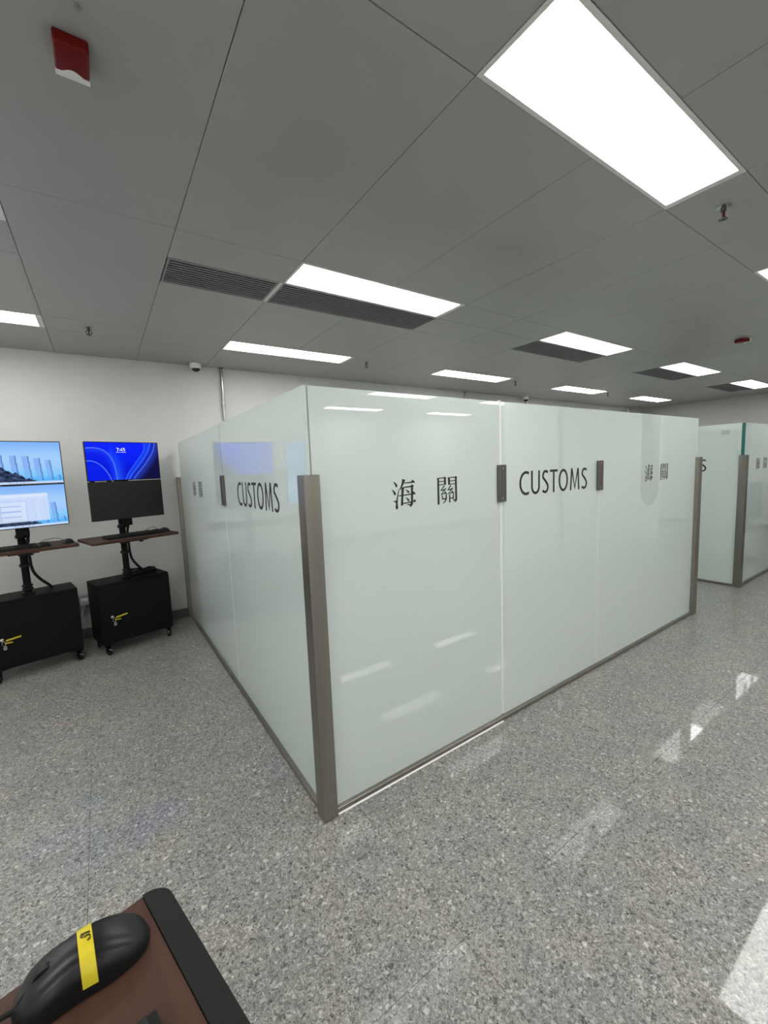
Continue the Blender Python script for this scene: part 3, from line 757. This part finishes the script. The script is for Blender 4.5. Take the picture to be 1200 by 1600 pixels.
def mouse_bm(L_=.115, Wd=.060, Ht=.036, nu=28, nv=18):
    """ergonomic mouse: x axis = front, rounded hump, narrower waist"""
    b = MB(); bm = b.bm; rings = []
    for i in range(nu+1):
        u = i/nu; x = L_/2-u*L_
        e = (1-abs(2*u-1)**3.2)**(1/2.6) if 0 < u < 1 else 0.02
        hw = Wd/2*max(.03, e)*(1-.10*math.exp(-((u-.42)/.16)**2))
        hh = Ht*max(.12, (math.sin(PI*min(1, max(0, u*.86+.10)))**.75))*(1 if u < .93 else 1)
        if u < .12: hh *= .55+.45*u/.12
        if u > .86: hh *= math.sqrt(max(.02, 1-((u-.86)/.14)**2))
        ring = []
        for k in range(nv+1):
            a = PI*k/nv; c, s_ = math.cos(a), math.sin(a)
            ring.append(bm.verts.new((x, hw*(abs(c)**.75)*(1 if c >= 0 else -1), hh*(s_**.72))))
        rings.append(ring)
    for p, q in zip(rings, rings[1:]):
        for k in range(nv): bm.faces.new((p[k], p[k+1], q[k+1], q[k]))
        bm.faces.new((p[0], q[0], q[-1], p[-1]))
    bm.faces.new(rings[0]); bm.faces.new(rings[-1][::-1])
    return b
def mouse(loc, rz, lab, cable_pts, detail=False):
    t = thing('computer_mouse', lab, 'mouse', loc, rz)
    mouse_bm().build('body', 'mouse_plastic', t, True)
    MB().lathe([(.004, -.0035), (.0115, -.003), (.0115, .003), (.004, .0035)], 18, (.030, 0, .0215), 'y').build('scroll_wheel', 'black_plastic', t, True)
    MB().tube(smooth_path(cable_pts, 6), .0022 if not detail else .0024, 8).build('cable', 'cable', t, True)
    return t
def local(p, c, rz):
    d = Vector(p)-Vector(c); return (d.x*math.cos(rz)+d.y*math.sin(rz), -d.x*math.sin(rz)+d.y*math.cos(rz), d.z)
def on_tray(cart_o, x, y, dz=0):
    rz = cart_o.rotation_euler.z; l = cart_o.location
    return (l.x+x*math.cos(rz)-y*math.sin(rz), l.y+x*math.sin(rz)+y*math.cos(rz), TRAY_Z+dz)
keyboard(on_tray(cR, .050, -.085), cR.rotation_euler.z, 'black keyboard on the brown tray below the dark screen')
keyboard(on_tray(cL, -.075, -.085), cL.rotation_euler.z, 'black keyboard on the brown tray below the pale blue screens')
keyboard(on_tray(cN, .006, -.1285), cN.rotation_euler.z, 'black keyboard on the stand with the taped mouse', False)
mouse(on_tray(cR, .308, -.06), cR.rotation_euler.z+R(96), 'black mouse on the tray of the cart with the clock screen', [(.055, 0, .010), (.075, .01, .012), (.085, .05, .040), (.082, .10, .035), (.075, .16, .010), (.080, .20, .006)])
mouse(on_tray(cL, .262, -.075), cL.rotation_euler.z+R(96), 'black mouse on the tray of the cart with pale blue screens', [(.055, 0, .010), (.078, .012, .020), (.088, .06, .040), (.084, .13, .036), (.078, .18, .010), (.085, .21, .006)])
# the close mouse: split buttons, wheel and a yellow tape label
mx, my, mr = -.058, .487, R(186)
tm = mouse((mx, my, TRAY_Z), mr, 'large black mouse with a yellow tape label on the keyboard stand', [(.056, 0, .008), (.075, .002, .010), (.115, .012, .006), (.155, .045, .004), (.175, .10, .004)], True)
b = MB(); b.tube(smooth_path([(.054, .0015, .012), (.046, .0015, .0205), (.030, .0015, .0275), (.012, .0015, .0322), (-.004, .0015, .0345)], 6), .0011, 6); b.build('button_seam', 'void', tm, True)
bmt = mouse_bm(.1162, .0612, .0368)
geo = [f for f in bmt.bm.faces if not (-.0085 <= f.calc_center_median().x <= .0045 and -.027 < f.calc_center_median().y < .0292 and f.calc_center_median().z > .006)]
bmesh.ops.delete(bmt.bm, geom=geo, context='FACES')
bmt.build('tape_label', 'tape', tm, True)
b = MB()
for a0, a1, cx, cy, rr in ((60, 400, .0075, -.0035, .0018), (80, 330, .0035, .0015, .0030)): b.stroke([(p[0]-.0075, p[1]) for p in arc(cx, cy, rr*.8, rr, a0, a1, 10)], .0008, 'z', .0355, .0376)
b.stroke([(-.0065, -.004), (.001, -.006)], .0007, 'z', .0355, .0376)
b.build('tape_writing', 'tape_ink', tm)

# loose coil of cable on the cabinet with the clock screen
path = []
for i in range(60):
    a = i*.52; rr = .052+.016*math.sin(i*1.7)
    path.append((.115+rr*1.7*math.cos(a)+.01*math.sin(i*.9), .005+rr*.8*math.sin(a), CT+.012+.040*(i/60)*(.6+.4*math.sin(a*.5))+.006*math.sin(i*2.3)))
path += [(.20, .01, CT+.02), (.235, .02, CT+.010), (.22, .06, CT+.008), (.15, .07, CT+.009)]
tc_ = MB().tube(smooth_path(path, 3), .0062, 7).build('cable_coil', 'cable', None, True); tc_.location = cR.location; tc_.rotation_euler = cR.rotation_euler
tag(tc_, 'heap of coiled black cable lying on a cart cabinet top', 'cable')

# ------------------------------------------------------------------ office chair in the aisle, mirrored by the second booth
t = thing('office_chair', 'grey office chair on casters standing in the aisle by the second booth', 'chair', (6.95, 1.00, 0), R(30))
b = MB()
for k in range(5):
    a = R(72*k+18); b.tube([(0, 0, .085), (.28*math.cos(a), .28*math.sin(a), .062)], .02, 8, True, [.024, .015])
b.build('star_base', 'black_plastic', t, True)
for k in range(5):
    a = R(72*k+18); MB().lathe([(.008, -.02), (.026, -.018), (.026, .018), (.008, .02)], 16, (.28*math.cos(a), .28*math.sin(a), .0265), 'y').build('caster', 'black_plastic', t, True)
MB().tube([(0, 0, .08), (0, 0, .44)], .025, 14).build('gas_lift', 'black_metal', t, True)
MB().box(-.24, .24, -.23, .23, .44, .51, .03, 3).build('seat', 'fabric', t, True)
MB().box(-.22, .22, .20, .25, .58, 1.08, .024, 3).build('backrest', 'fabric', t, True)
MB().tube(smooth_path([(0, .12, .43), (0, .26, .45), (0, .275, .60), (0, .25, .75)], 6), .018, 10).build('back_bracket', 'black_plastic', t, True)
for s in (-1, 1): MB().tube(smooth_path([(s*.20, .05, .43), (s*.28, .05, .46), (s*.285, .05, .66), (s*.28, -.02, .69), (s*.28, -.18, .69)], 6), .016, 10).build('armrest', 'black_plastic', t, True)
